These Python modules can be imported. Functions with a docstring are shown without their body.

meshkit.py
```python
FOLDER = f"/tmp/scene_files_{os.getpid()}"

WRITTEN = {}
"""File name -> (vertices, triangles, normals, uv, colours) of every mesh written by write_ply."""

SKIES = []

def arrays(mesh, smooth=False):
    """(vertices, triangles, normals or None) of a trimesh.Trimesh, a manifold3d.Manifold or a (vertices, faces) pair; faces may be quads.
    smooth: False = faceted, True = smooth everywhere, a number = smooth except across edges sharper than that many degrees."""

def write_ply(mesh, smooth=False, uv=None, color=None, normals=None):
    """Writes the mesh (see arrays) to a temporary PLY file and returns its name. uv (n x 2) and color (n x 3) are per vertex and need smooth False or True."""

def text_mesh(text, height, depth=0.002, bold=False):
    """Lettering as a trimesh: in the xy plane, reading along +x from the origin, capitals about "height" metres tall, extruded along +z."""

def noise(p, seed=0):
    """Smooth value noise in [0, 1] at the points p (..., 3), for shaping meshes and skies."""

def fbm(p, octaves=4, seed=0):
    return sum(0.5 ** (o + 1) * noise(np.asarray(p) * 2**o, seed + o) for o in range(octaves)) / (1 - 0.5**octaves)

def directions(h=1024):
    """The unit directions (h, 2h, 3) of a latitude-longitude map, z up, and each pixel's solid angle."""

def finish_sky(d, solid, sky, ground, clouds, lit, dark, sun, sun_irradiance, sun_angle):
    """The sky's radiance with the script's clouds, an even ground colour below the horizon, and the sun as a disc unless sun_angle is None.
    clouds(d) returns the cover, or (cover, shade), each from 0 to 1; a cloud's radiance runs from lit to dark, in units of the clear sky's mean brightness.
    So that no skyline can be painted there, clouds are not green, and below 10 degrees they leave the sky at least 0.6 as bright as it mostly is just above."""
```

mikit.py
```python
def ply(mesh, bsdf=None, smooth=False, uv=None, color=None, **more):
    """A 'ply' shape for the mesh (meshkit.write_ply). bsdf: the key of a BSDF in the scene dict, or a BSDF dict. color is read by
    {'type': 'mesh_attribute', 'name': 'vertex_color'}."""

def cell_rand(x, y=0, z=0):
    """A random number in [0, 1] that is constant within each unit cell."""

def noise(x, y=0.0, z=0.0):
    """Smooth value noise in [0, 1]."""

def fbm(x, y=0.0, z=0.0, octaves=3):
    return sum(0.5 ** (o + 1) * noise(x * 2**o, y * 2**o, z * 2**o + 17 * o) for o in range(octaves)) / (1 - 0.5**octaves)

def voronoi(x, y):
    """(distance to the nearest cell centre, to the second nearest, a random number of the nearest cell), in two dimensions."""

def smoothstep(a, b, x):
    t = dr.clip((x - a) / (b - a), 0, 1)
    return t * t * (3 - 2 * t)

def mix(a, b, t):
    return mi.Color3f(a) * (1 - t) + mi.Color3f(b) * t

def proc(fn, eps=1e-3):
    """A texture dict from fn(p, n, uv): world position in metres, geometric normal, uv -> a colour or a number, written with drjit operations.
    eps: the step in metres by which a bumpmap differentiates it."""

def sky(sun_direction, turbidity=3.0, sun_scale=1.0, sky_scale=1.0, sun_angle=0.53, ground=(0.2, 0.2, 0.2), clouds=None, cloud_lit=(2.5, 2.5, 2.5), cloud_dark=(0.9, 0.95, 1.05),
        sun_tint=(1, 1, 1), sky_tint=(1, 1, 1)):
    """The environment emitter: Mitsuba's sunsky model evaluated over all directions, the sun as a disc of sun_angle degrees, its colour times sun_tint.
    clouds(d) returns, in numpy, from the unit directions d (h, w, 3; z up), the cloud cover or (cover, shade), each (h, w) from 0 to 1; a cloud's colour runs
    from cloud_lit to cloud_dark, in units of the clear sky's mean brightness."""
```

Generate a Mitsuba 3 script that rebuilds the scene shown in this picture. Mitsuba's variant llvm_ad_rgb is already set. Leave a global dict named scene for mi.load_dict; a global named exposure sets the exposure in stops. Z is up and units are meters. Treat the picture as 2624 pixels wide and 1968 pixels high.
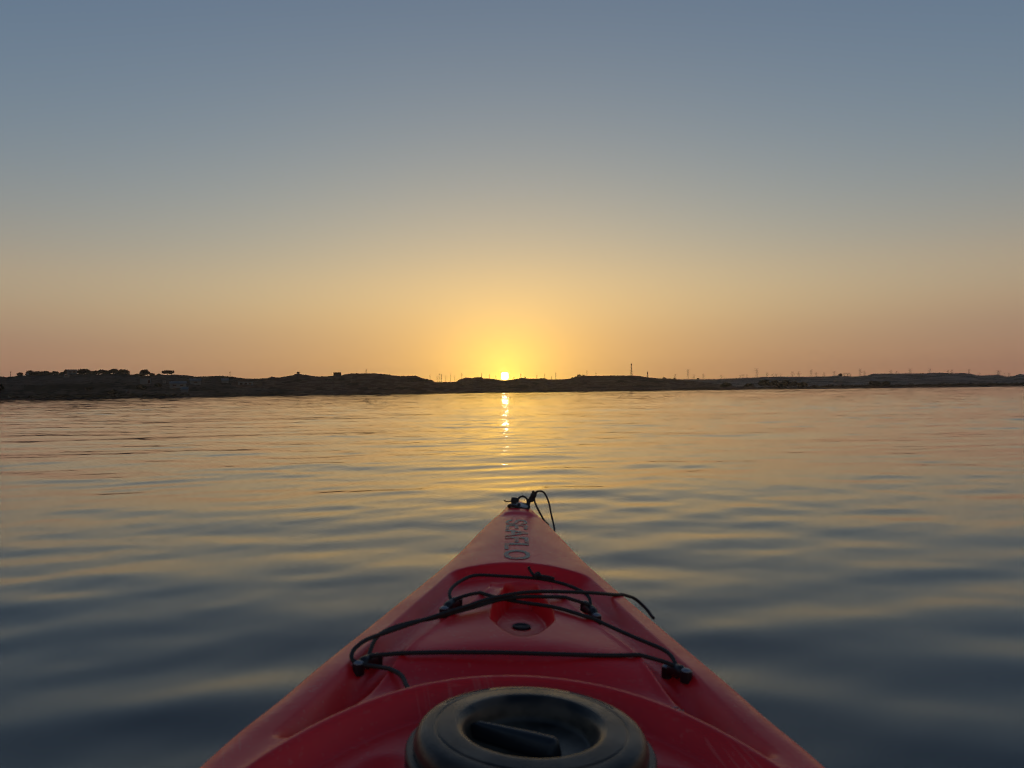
import math, random
import numpy as np, trimesh, manifold3d
import drjit as dr, mitsuba as mi, mikit, meshkit

T = mi.ScalarTransform4f
scene, labels = {}, {}

# ------------------------------------------------------------------ camera, sky, exposure
EYE = 0.65
pitch, roll = math.radians(0.456), math.radians(0.729)
scene['camera'] = {
    'type': 'thinlens', 'fov': 67.0, 'fov_axis': 'x', 'aperture_radius': 0.0013, 'focus_distance': 60.0,
    'near_clip': 0.05, 'far_clip': 20000.0,
    'to_world': T().look_at(origin=[0, 0, EYE], target=[0, math.cos(pitch), EYE + math.sin(pitch)], up=[math.tan(roll), 0, 1]),
    'medium': {'type': 'ref', 'id': 'air'},
}
SUN = np.array([-0.009202, 0.999788, 0.018407])   # just above the ridge


def sstep(a, b, x):
    t = np.clip((x - a) / (b - a), 0, 1)
    return t * t * (3 - 2 * t)


def evening_haze(d):
    """the dusty layer that lies along the horizon, brighter towards the sun: (cover, shade)"""
    el = np.degrees(np.arcsin(np.clip(d[..., 2], -1, 1)))
    away = np.degrees(np.arccos(np.clip(d @ (SUN / np.linalg.norm(SUN)), -1, 1)))
    n = meshkit.fbm(np.stack([d[..., 0] * 3, d[..., 1] * 3, d[..., 2] * 26], -1), 4, 7)
    lit = 0.8 * np.exp(-away / 3.0) + 0.26 * np.exp(-away / 14.0) + 0.13 * sstep(3.0, 8.5, el)
    return 0.80 * np.exp(-(np.maximum(el, 0) / 7.6) ** 1.6) * (0.92 + 0.16 * n), 1.0 - np.clip(lit, 0, 1)


scene['sky'] = mikit.sky(SUN, turbidity=2.5, sun_scale=0.0055, sky_scale=1.87, sun_angle=0.53, ground=(0.12, 0.10, 0.09),
                         sky_tint=(0.98, 1.50, 2.72), sun_tint=(1.0, 2.6, -24.0)  # the model's blue is slightly negative this low
                         , clouds=evening_haze,
                         cloud_lit=(23.0, 12.7, 1.5), cloud_dark=(2.70, 1.03, 0.84))
exposure = 1.39

# ------------------------------------------------------------------ helpers
def numbered(name):
    if name not in scene and name not in labels and not any(k.startswith(name + '__') for k in scene):
        return name
    i = 1
    while True:
        k = f'{name}_{i:03d}'
        if k not in scene and k not in labels and not any(s.startswith(k + '__') for s in scene):
            return k
        i += 1


def put(name, shape, label=None, cat=None, group=None, kind=None, parent=None):
    key = numbered(name if parent is None else f'{parent}__{name}')
    scene[key] = shape
    if label or kind:
        d = {}
        if label: d['label'] = label
        if cat: d['category'] = cat
        if group: d['group'] = group
        if kind: d['kind'] = kind
        labels[key] = d
    return key


def thing(name, label, cat, group=None):
    key = numbered(name)
    labels[key] = {'label': label, 'category': cat}
    if group: labels[key]['group'] = group
    return key


def grid_faces(n, m, flip=False):
    i, j = np.meshgrid(np.arange(n - 1), np.arange(m - 1), indexing='ij')
    a = (i * m + j).ravel(); b = a + 1; c = a + m; d = c + 1
    f = np.vstack([np.stack([a, c, d], 1), np.stack([a, d, b], 1)])
    return f[:, ::-1] if flip else f


def spline(pts, n=12):
    p = np.asarray(pts, float)
    p = np.vstack([2 * p[0] - p[1], p, 2 * p[-1] - p[-2]])
    out = []
    for k in range(1, len(p) - 2):
        for t in np.linspace(0, 1, n, endpoint=False):
            a, b, c, d = p[k - 1:k + 3]
            out.append(0.5 * (2 * b + (c - a) * t + (2 * a - 5 * b + 4 * c - d) * t * t + (3 * b - a - 3 * c + d) * t ** 3))
    out.append(p[-2])
    return np.array(out)


def tube(points, r, sides=10, cap=True):
    p = np.asarray(points, float)
    r = np.broadcast_to(r, (len(p),))
    t = np.gradient(p, axis=0); t /= np.linalg.norm(t, axis=1, keepdims=True) + 1e-12
    ref = np.array([0.13, 0.21, 0.97]); nrm = np.cross(t[0], ref)
    if np.linalg.norm(nrm) < 0.1: nrm = np.cross(t[0], [1, 0, 0])
    V = []
    for k in range(len(p)):
        nrm = nrm - t[k] * (nrm @ t[k]); nrm /= np.linalg.norm(nrm)
        b = np.cross(t[k], nrm)
        a = np.arange(sides) * 2 * np.pi / sides
        V.append(p[k] + r[k] * (np.cos(a)[:, None] * nrm + np.sin(a)[:, None] * b))
    V = np.vstack(V); n = len(p); F = []
    for k in range(n - 1):
        for s in range(sides):
            a, b = k * sides + s, k * sides + (s + 1) % sides
            F += [[a, b, b + sides], [a, b + sides, a + sides]]
    if cap:
        V = np.vstack([V, p[0], p[-1]]); c0, c1 = len(V) - 2, len(V) - 1
        for s in range(sides):
            F.append([c0, (s + 1) % sides, s]); F.append([c1, (n - 1) * sides + s, (n - 1) * sides + (s + 1) % sides])
    return trimesh.Trimesh(V, np.array(F), process=False)


def hull_of(balls, seg=16):
    return manifold3d.Manifold.batch_hull([manifold3d.Manifold.sphere(r, seg).translate(tuple(map(float, c))) for c, r in balls])


def box(sx, sy, sz, at=(0, 0, 0)):
    b = trimesh.creation.box((sx, sy, sz)); b.apply_translation(at)
    return b


cat = trimesh.util.concatenate
# ------------------------------------------------------------------ materials
def tex(fn, eps=1e-3):
    return mikit.proc(fn, eps)


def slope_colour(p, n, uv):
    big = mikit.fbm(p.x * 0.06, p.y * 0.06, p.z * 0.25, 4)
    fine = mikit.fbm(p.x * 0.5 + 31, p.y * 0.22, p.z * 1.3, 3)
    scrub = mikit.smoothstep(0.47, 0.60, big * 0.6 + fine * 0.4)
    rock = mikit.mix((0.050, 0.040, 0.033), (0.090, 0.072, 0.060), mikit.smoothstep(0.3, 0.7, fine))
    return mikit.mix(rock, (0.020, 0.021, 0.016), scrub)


def bare_colour(p, n, uv):
    fine = mikit.fbm(p.x * 0.35 + 11, p.y * 0.2, p.z * 1.1, 4)
    scrub = mikit.smoothstep(0.55, 0.68, mikit.fbm(p.x * 0.13, p.y * 0.09 + 5, p.z * 0.4, 4))
    rock = mikit.mix((0.066, 0.040, 0.030), (0.112, 0.072, 0.055), mikit.smoothstep(0.35, 0.7, fine))
    return mikit.mix(rock, (0.026, 0.021, 0.017), scrub * 0.8)


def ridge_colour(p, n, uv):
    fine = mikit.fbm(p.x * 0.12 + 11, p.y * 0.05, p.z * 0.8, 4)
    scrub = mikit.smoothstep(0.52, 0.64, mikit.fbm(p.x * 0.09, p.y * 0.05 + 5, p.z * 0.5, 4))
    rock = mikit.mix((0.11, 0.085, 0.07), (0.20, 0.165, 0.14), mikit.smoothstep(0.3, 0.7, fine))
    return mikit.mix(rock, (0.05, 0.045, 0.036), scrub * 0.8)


def leaf_colour(p, n, uv):
    return mikit.mix((0.016, 0.018, 0.011), (0.042, 0.040, 0.025), mikit.fbm(p.x * 1.3, p.y * 1.3, p.z * 1.3, 2))


def wall_colour(p, n, uv):
    g = mikit.fbm(p.x * 0.7, p.y * 0.7, p.z * 1.1, 3)
    return mikit.mix((0.085, 0.10, 0.104), (0.125, 0.142, 0.147), g)


def red_colour(p, n, uv):
    a = mikit.fbm(p.x * 9, p.y * 9, p.z * 9, 3)
    b = mikit.fbm(p.x * 240, p.y * 190, p.z * 190, 3)
    lane = mikit.noise(p.x * 14 + 3, p.y * 9, 1.0)
    line = mikit.noise(p.x * 420 + p.y * 160, p.y * 11 - p.x * 9, 2.0) * mikit.smoothstep(0.45, 0.8, lane)
    line = mikit.smoothstep(0.72, 0.86, line)
    c = mikit.mix((0.78, 0.010, 0.016), (0.86, 0.016, 0.022), mikit.smoothstep(0.3, 0.7, a))
    return mikit.mix(c, (0.80, 0.17, 0.14), 0.30 * mikit.smoothstep(0.64, 0.80, b) + 0.35 * line)


def red_rough(p, n, uv):
    a = mikit.fbm(p.x * 22, p.y * 22, p.z * 22, 3)
    return 0.27 + 0.15 * a


def red_bump(p, n, uv):
    return 0.5 * mikit.fbm(p.x * 55, p.y * 40, p.z * 55, 3) + 0.35 * mikit.fbm(p.x * 330, p.y * 330, p.z * 330, 2)


def rubber_colour(p, n, uv):
    d = mikit.fbm(p.x * 30, p.y * 30, p.z * 30, 4)
    return mikit.mix((0.008, 0.0085, 0.009), (0.070, 0.056, 0.042), mikit.smoothstep(0.35, 0.7, d))


def rubber_rough(p, n, uv):
    return 0.26 + 0.16 * mikit.fbm(p.x * 40 + 3, p.y * 40, p.z * 40, 3)


def cord_colour(p, n, uv):
    w = mikit.noise(p.x * 900, p.y * 900, p.z * 900)
    return mikit.mix((0.008, 0.008, 0.009), (0.035, 0.033, 0.032), w)


def decal_colour(p, n, uv):
    w = mikit.smoothstep(0.46, 0.64, mikit.fbm(p.x * 90, p.y * 60, 0.0, 3))
    return mikit.mix((0.13, 0.125, 0.125), (0.40, 0.05, 0.05), w * 0.85)


def water_rough(p, n, uv):
    # the open water off the far bank is ruffled by ripples too fine to build
    return 0.02 + 0.012 * mikit.smoothstep(60.0, 260.0, p.y)


def metal_rough(p, n, uv):
    return 0.35 + 0.2 * mikit.noise(p.x * 300, p.y * 300, p.z * 300)


def diffuse(fn): return {'type': 'twosided', 'bsdf': {'type': 'diffuse', 'reflectance': tex(fn)}}


scene['slope_mat'] = diffuse(slope_colour)
scene['bare_mat'] = diffuse(bare_colour)
scene['ridge_mat'] = diffuse(ridge_colour)
scene['leaf_mat'] = diffuse(leaf_colour)
scene['wall_mat'] = diffuse(wall_colour)
scene['bark_mat'] = {'type': 'twosided', 'bsdf': {'type': 'diffuse', 'reflectance': {'type': 'rgb', 'value': [0.06, 0.045, 0.035]}}}
scene['pane_mat'] = {'type': 'twosided', 'bsdf': {'type': 'principled', 'base_color': {'type': 'rgb', 'value': [0.01, 0.01, 0.012]}, 'roughness': 0.2}}
scene['roof_mat'] = {'type': 'twosided', 'bsdf': {'type': 'diffuse', 'reflectance': {'type': 'rgb', 'value': [0.09, 0.115, 0.13]}}}
scene['steel_mat'] = {'type': 'twosided', 'bsdf': {'type': 'diffuse', 'reflectance': {'type': 'rgb', 'value': [0.14, 0.13, 0.13]}}}
scene['water_mat'] = {'type': 'principled', 'eta': 1.55, 'base_color': {'type': 'rgb', 'value': [0.003, 0.008, 0.010]}, 'roughness': tex(water_rough)}
scene['red_mat'] = {'type': 'twosided', 'bsdf': {'type': 'bumpmap', 'arbitrary': tex(red_bump, 5e-4), 'scale': 0.0007,
                    'bsdf': {'type': 'principled', 'base_color': tex(red_colour), 'roughness': tex(red_rough), 'specular': 0.5}}}
scene['rubber_mat'] = {'type': 'twosided', 'bsdf': {'type': 'principled', 'base_color': tex(rubber_colour), 'roughness': tex(rubber_rough), 'specular': 0.32, 'sheen': 0.4, 'sheen_tint': 0.3}}
scene['black_mat'] = {'type': 'twosided', 'bsdf': {'type': 'principled', 'base_color': {'type': 'rgb', 'value': [0.010, 0.011, 0.014]}, 'roughness': 0.38, 'specular': 0.5}}
scene['cord_mat'] = {'type': 'twosided', 'bsdf': {'type': 'principled', 'base_color': tex(cord_colour), 'roughness': 0.6, 'specular': 0.35}}
scene['decal_mat'] = {'type': 'twosided', 'bsdf': {'type': 'principled', 'base_color': tex(decal_colour), 'roughness': 0.4, 'specular': 0.5}}
scene['metal_mat'] = {'type': 'twosided', 'bsdf': {'type': 'principled', 'base_color': {'type': 'rgb', 'value': [0.26, 0.27, 0.29]}, 'metallic': 0.9, 'roughness': tex(metal_rough)}}
scene['plate_mat'] = {'type': 'twosided', 'bsdf': {'type': 'principled', 'base_color': {'type': 'rgb', 'value': [0.36, 0.38, 0.40]}, 'metallic': 0.3, 'roughness': 0.45}}
scene['scuff_mat'] = {'type': 'twosided', 'bsdf': {'type': 'diffuse', 'reflectance': {'type': 'rgb', 'value': [0.45, 0.33, 0.30]}}}

# ------------------------------------------------------------------ water
rng = np.random.default_rng(11)


def wave_set():
    W = []
    # (wavelength range, how many, rms slope of the whole set, main heading, spread in degrees)
    for l0, l1, n, s, head, spread in ((0.30, 0.62, 44, 0.017, -86, 27), (0.62, 1.5, 34, 0.012, -94, 26),
                                       (1.5, 4.5, 26, 0.011, -84, 22), (0.13, 0.30, 26, 0.005, -75, 40), (4.5, 11.0, 10, 0.004, -98, 25)):
        lam = np.exp(rng.uniform(math.log(l0), math.log(l1), n))
        ang = np.radians(head + rng.normal(0, spread, n))
        k = 2 * np.pi / lam
        a = s * math.sqrt(2.0 / n) / k
        W += [(k[i] * math.cos(ang[i]), k[i] * math.sin(ang[i]), a[i], rng.uniform(0, 2 * np.pi)) for i in range(n)]
    return np.array(W)


WAVES = wave_set()


def water_z(x, y):
    z = np.zeros_like(x)
    gust = 0.45 + 1.1 * sstep(0.25, 0.75, meshkit.fbm(np.stack([x * 0.045 + 4, y * 0.03, 0 * x], -1), 3, 5))
    ruffle = 0.78 + 0.5 * sstep(5.0, 17.0, y)      # calmer in the lee of the boat
    for kx, ky, a, ph in WAVES:
        t = kx * x + ky * y + ph
        lam = 2 * np.pi / math.hypot(kx, ky)
        z += a * ruffle * (np.sin(t) + (-0.16 * np.cos(2 * t) if lam > 0.3 else 0)) * (gust if lam < 1.5 else 1.0)
    return z


def water_mesh():
    r = [0.35]
    while r[-1] < 720:
        r.append(r[-1] * (1.0078 if r[-1] < 5 else 1.005 if r[-1] < 22 else 1.0038 if r[-1] < 200 else 1.016))
    r = np.array(r)
    th = np.radians(np.concatenate([np.arange(-180, -60, 6.0), np.arange(-60, -40, 1.0), np.arange(-40, 40, 0.12), np.arange(40, 60, 1.0), np.arange(60, 180.1, 6.0)]))
    TH, RR = np.meshgrid(th, r, indexing='ij')
    x, y = RR * np.sin(TH), RR * np.cos(TH)
    z = water_z(x, y)
    V = np.stack([x, y, z], -1).reshape(-1, 3)
    F = grid_faces(len(th), len(r))
    # the disc under the boat
    c = len(V)
    V = np.vstack([V, [0, 0, 0]])
    i = np.arange(len(th) - 1)
    F = np.vstack([F, np.stack([i * 0 + c, (i + 1) * len(r), i * len(r)], 1)])
    n = np.cross(V[F[0, 1]] - V[F[0, 0]], V[F[0, 2]] - V[F[0, 0]])
    return V, F if n[2] > 0 else F[:, ::-1]


put('water', mikit.ply(water_mesh(), 'water_mat', smooth=True), label='calm rippled lake water, golden towards the sun and slate dark near the boat', kind='structure')

# ------------------------------------------------------------------ ground to the horizon
def ground_mesh():
    r = np.array([0.0, 200, 480, 560, 620, 680, 800, 1000, 1300, 1700, 2200, 2700])
    z = np.array([-4, -4, -3.0, -1.5, -0.4, 0.6, 1.0, 1.4, 2.0, 2.5, 2.5, 2.5])
    th = np.radians(np.arange(-180, 180.1, 2.0))
    TH, RR = np.meshgrid(th, r, indexing='ij')
    V = np.stack([RR * np.sin(TH), RR * np.cos(TH), np.broadcast_to(z, TH.shape)], -1).reshape(-1, 3)
    F = grid_faces(len(th), len(r))
    n = np.cross(V[F[40, 1]] - V[F[40, 0]], V[F[40, 2]] - V[F[40, 0]])
    return V, F


put('ground', mikit.ply(ground_mesh(), 'bare_mat', smooth=True), label='flat sandy land behind the lake shore', kind='structure')

# ------------------------------------------------------------------ hills on the far shore: (bearing in degrees, height in metres) along each crest
L = [(-82, -1.0), (-74, 3.0), (-60, 6.5), (-48, 8.5), (-42, 9.0), (-38, 9.1), (-36.11, 9.18), (-34.39, 10.03), (-33.5, 10.91), (-33.2, 10.61), (-32.59, 11.36), (-31.82, 11.35), (-30.71, 11.96), (-29.97, 12.11), (-29.09, 12.11), (-28.09, 12.09), (-26.74, 12.39), (-26.35, 12.06), (-25.48, 11.07), (-24.38, 11.69), (-23.66, 11.67), (-22.78, 11.3), (-22.23, 10.61), (-21.68, 10.59), (-21.12, 10.9), (-20.36, 10.86), (-19.79, 10.33), (-19.22, 9.44), (-18.2, 9.21), (-16.29, 8.22), (-13.88, 5.93), (-12, 0.0)]
Hd = [(-26, -1.0), (-22.95, 3.16), (-21.01, 7.41), (-18.72, 8.67), (-17.55, 9.12), (-17.24, 10.07), (-16.85, 9.4), (-15.81, 10.65), (-15.49, 11.61), (-15.01, 10.93), (-14.28, 9.9), (-12.98, 10.02), (-12.94, 11.34), (-12.49, 11.11), (-12.45, 10.45), (-11.75, 11.39), (-10.67, 11.32), (-10.0, 11.28), (-9.08, 10.55), (-8.24, 9.48), (-7.13, 9.73), (-6.97, 9.38), (-6.39, 7.73), (-6.19, 8.16), (-6.13, 7.37), (-5.85, 7.23), (-5.71, 5.99), (-4.79, 5.9), (-4.11, 5.61), (-3.54, 3.3), (-2.68, 0.97), (-1.5, -1.0)]
C = [(-8.5, -1.0), (-6.68, 4.2), (-5.71, 6.78), (-4.79, 6.95), (-4.11, 6.87), (-3.91, 8.74), (-3.59, 9.12), (-3.47, 9.91), (-3.25, 9.89), (-2.96, 9.18), (-2.67, 10.1), (-2.24, 10.05), (-2.13, 9.22), (-1.81, 9.18), (-1.24, 8.44), (-0.95, 7.87), (-0.52, 7.27), (-0.23, 7.7), (0.11, 8.07), (0.72, 9.05), (1.32, 8.41), (1.93, 8.5), (2.44, 8.68), (2.7, 7.75), (3.9, 7.84), (4.42, 8.42), (4.76, 9.6), (5.19, 10.0), (5.53, 9.86), (6.13, 9.73), (7.41, 9.96), (8.76, 9.76), (9.35, 9.35), (10.18, 7.95), (11.02, 7.51), (11.84, 6.91), (13.48, 4.77), (15.9, 1.46), (17.5, -1.0)]
Rg = [(5.5, -1.0), (7.65, 4.89), (10.18, 9.47), (11.01, 10.4), (12.34, 10.25), (13.48, 9.99), (14.7, 9.7), (17.06, 10.44), (17.89, 11.15), (19.14, 10.96), (20.6, 10.56), (21.96, 10.45), (22.59, 10.92), (22.94, 11.45), (23.21, 10.11), (23.91, 9.91), (24.67, 10.95), (25.05, 12.34), (26.18, 12.12), (27.13, 12.31), (28.0, 12.03), (28.71, 12.17), (29.76, 11.22), (30.25, 11.3), (30.72, 10.31), (31.06, 8.67), (31.8, 8.79), (32.19, 9.25), (32.59, 7.38), (32.98, 7.84), (33.3, 9.47), (33.51, 8.83), (35.31, 7.11), (38.26, 7.26), (42, 7.0), (52, 8.0), (64, 5.0), (76, -1.0)]


def hill_height(tab, az, r, rs, rc, seed, rough, bank):
    """height of a hill at bearing az, distance r: bank at the shore rs, crest at rc"""
    tab = np.array(tab)
    hc = np.interp(az, tab[:, 0], tab[:, 1])
    ra = np.radians(az)
    P = np.stack([r * np.sin(ra), r * np.cos(ra)], -1)
    crest = meshkit.fbm(np.stack([az * 6.0, 0 * az, 0 * az + seed], -1), 4, seed) - 0.5
    hc = hc + crest * 0.5 * sstep(0, 4, hc)
    t = (r - rs) / (rc - rs)
    up = bank * sstep(0.0, 0.07, t) + (hc - bank) * sstep(0.03, 1.02, t) ** 0.85
    down = hc * (1 - 0.8 * sstep(1.0, 2.4, t))
    z = np.where(t < 1, up, down)
    relief = meshkit.fbm(np.stack([P[..., 0] * 0.045, P[..., 1] * 0.03, 0 * r + seed], -1), 5, seed + 3) - 0.5
    gully = np.abs(meshkit.fbm(np.stack([P[..., 0] * 0.09 + 9, P[..., 1] * 0.015, 0 * r], -1), 3, seed + 8) - 0.5)
    z = z + (relief * rough - gully * rough * 0.8) * sstep(0.02, 0.25, t) * (1 - sstep(0.8, 1.0, t) * 0.9) * sstep(0, 3, hc)
    return np.where(t < 0.0, -1.2 + 0 * z, z - 0.9 * (1 - sstep(0.0, 0.02, t)))


HILLS = {'L': (L, 392, 470, 3, 1.6, 1.6), 'H': (Hd, 400, 450, 9, 2.2, 1.3), 'C': (C, 455, 540, 17, 1.6, 1.0), 'R': (Rg, 500, 860, 23, 2.0, 0.9)}


def hill_z(which, az, r):
    tab, rs, rc, seed, rough, bank = HILLS[which]
    return hill_height(tab, np.asarray(az, float), np.asarray(r, float), rs, rc, seed, rough, bank)


def at(az, r): return r * math.sin(math.radians(az)), r * math.cos(math.radians(az))


def hill_mesh(which):
    tab, rs, rc, seed, rough, bank = HILLS[which]
    az = np.arange(tab[0][0], tab[-1][0] + 0.01, 0.045)
    t = np.concatenate([[-0.1, -0.02], np.linspace(0, 0.1, 7), np.linspace(0.13, 0.95, 30), np.linspace(0.965, 1.04, 8), np.linspace(1.1, 2.4, 8)])
    r = rs + t * (rc - rs)
    A, RR = np.meshgrid(az, r, indexing='ij')
    z = hill_z(which, A, RR)
    a = np.radians(A)
    return np.stack([RR * np.sin(a), RR * np.cos(a), z], -1).reshape(-1, 3), grid_faces(len(az), len(r))


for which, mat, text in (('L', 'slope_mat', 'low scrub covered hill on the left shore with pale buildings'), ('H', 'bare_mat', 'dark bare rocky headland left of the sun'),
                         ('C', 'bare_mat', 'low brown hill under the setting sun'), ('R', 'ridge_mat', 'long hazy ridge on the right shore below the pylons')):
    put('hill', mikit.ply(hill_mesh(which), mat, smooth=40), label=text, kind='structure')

# ------------------------------------------------------------------ plants on the shore
def leaf_cloud(n, rx, ry, rz, size, seed, lumps=7, flat=0.0):
    """small leaf clumps spread through a lumpy crown centred on the origin"""
    g = np.random.default_rng(seed)
    c = g.normal(0, 1, (lumps, 3)); c /= np.linalg.norm(c, axis=1, keepdims=True) + 1e-9
    c *= g.uniform(0.25, 0.75, (lumps, 1)); c[:, 2] = np.abs(c[:, 2]) * 0.9 - 0.25
    c[:, 2] = (c[:, 2] + 0.25) * (1 - 0.8 * (c[:, 0] ** 2 + c[:, 1] ** 2)) - 0.25
    w = g.integers(0, lumps, n)
    p = g.normal(0, 1, (n, 3)); p /= np.linalg.norm(p, axis=1, keepdims=True)
    p = c[w] + p * (g.uniform(0.25, 1.0, (n, 1)) ** 0.5) * g.uniform(0.28, 0.5, lumps)[w][:, None]
    p[:, 2] = np.maximum(p[:, 2], -0.62 + flat)
    p *= [rx, ry, rz]
    a, b = g.normal(0, 1, (n, 3)), g.normal(0, 1, (n, 3))
    a /= np.linalg.norm(a, axis=1, keepdims=True)
    b -= a * (a * b).sum(1, keepdims=True); b /= np.linalg.norm(b, axis=1, keepdims=True)
    s = size * g.uniform(0.6, 1.3, (n, 1))
    V = np.stack([p - a * s, p + b * s * 0.6, p + a * s, p - b * s * 0.6], 1).reshape(-1, 3)
    i = np.arange(n)[:, None] * 4
    return trimesh.Trimesh(V, np.vstack([i + [0, 1, 2], i + [0, 2, 3]]), process=False)


def limbs(h, spread, seed, r0):
    g = np.random.default_rng(seed)
    parts = [tube(spline([(0, 0, -0.6), (0.05 * h, 0.02, 0.3 * h), (0.02 * h, 0.0, 0.75 * h)], 4), np.linspace(r0, r0 * 0.55, 9), 6)]
    for k in range(4):
        a = k * 1.6 + g.uniform(0, 1)
        parts.append(tube(np.array([(0.02 * h, 0, 0.45 * h), (0.4 * spread * math.cos(a), 0.4 * spread * math.sin(a), 0.75 * h), (0.75 * spread * math.cos(a), 0.75 * spread * math.sin(a), 0.98 * h)]), [r0 * 0.5, r0 * 0.35, r0 * 0.15], 5))
    return cat(parts)


PX = 1671.0   # photo lengths below were measured in pixels at this focal length


def tree(az, r, base, w, h, trunk, text, seed, kind='tree', group=None, leaves=900):
    """w, h: crown width and height in metres; trunk: height of the crown's lower edge above base"""
    x, y = at(az, r)
    k = thing('acacia_tree' if kind == 'tree' else 'shrub', text, kind, group)
    to = T().translate([x, y, base])
    put('crown', mikit.ply((lambda m: (m.apply_translation([0, 0, trunk + h * 0.45]), m)[1])(leaf_cloud(leaves, w / 2, w / 2, h * 0.62, 0.16 + 0.05 * w, seed, 9)), 'leaf_mat', to_world=to), parent=k)
    put('trunk', mikit.ply(limbs(trunk + h * 0.5, w * 0.4, seed, 0.09 + 0.02 * w), 'bark_mat', smooth=50, to_world=to), parent=k)
    return k


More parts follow.
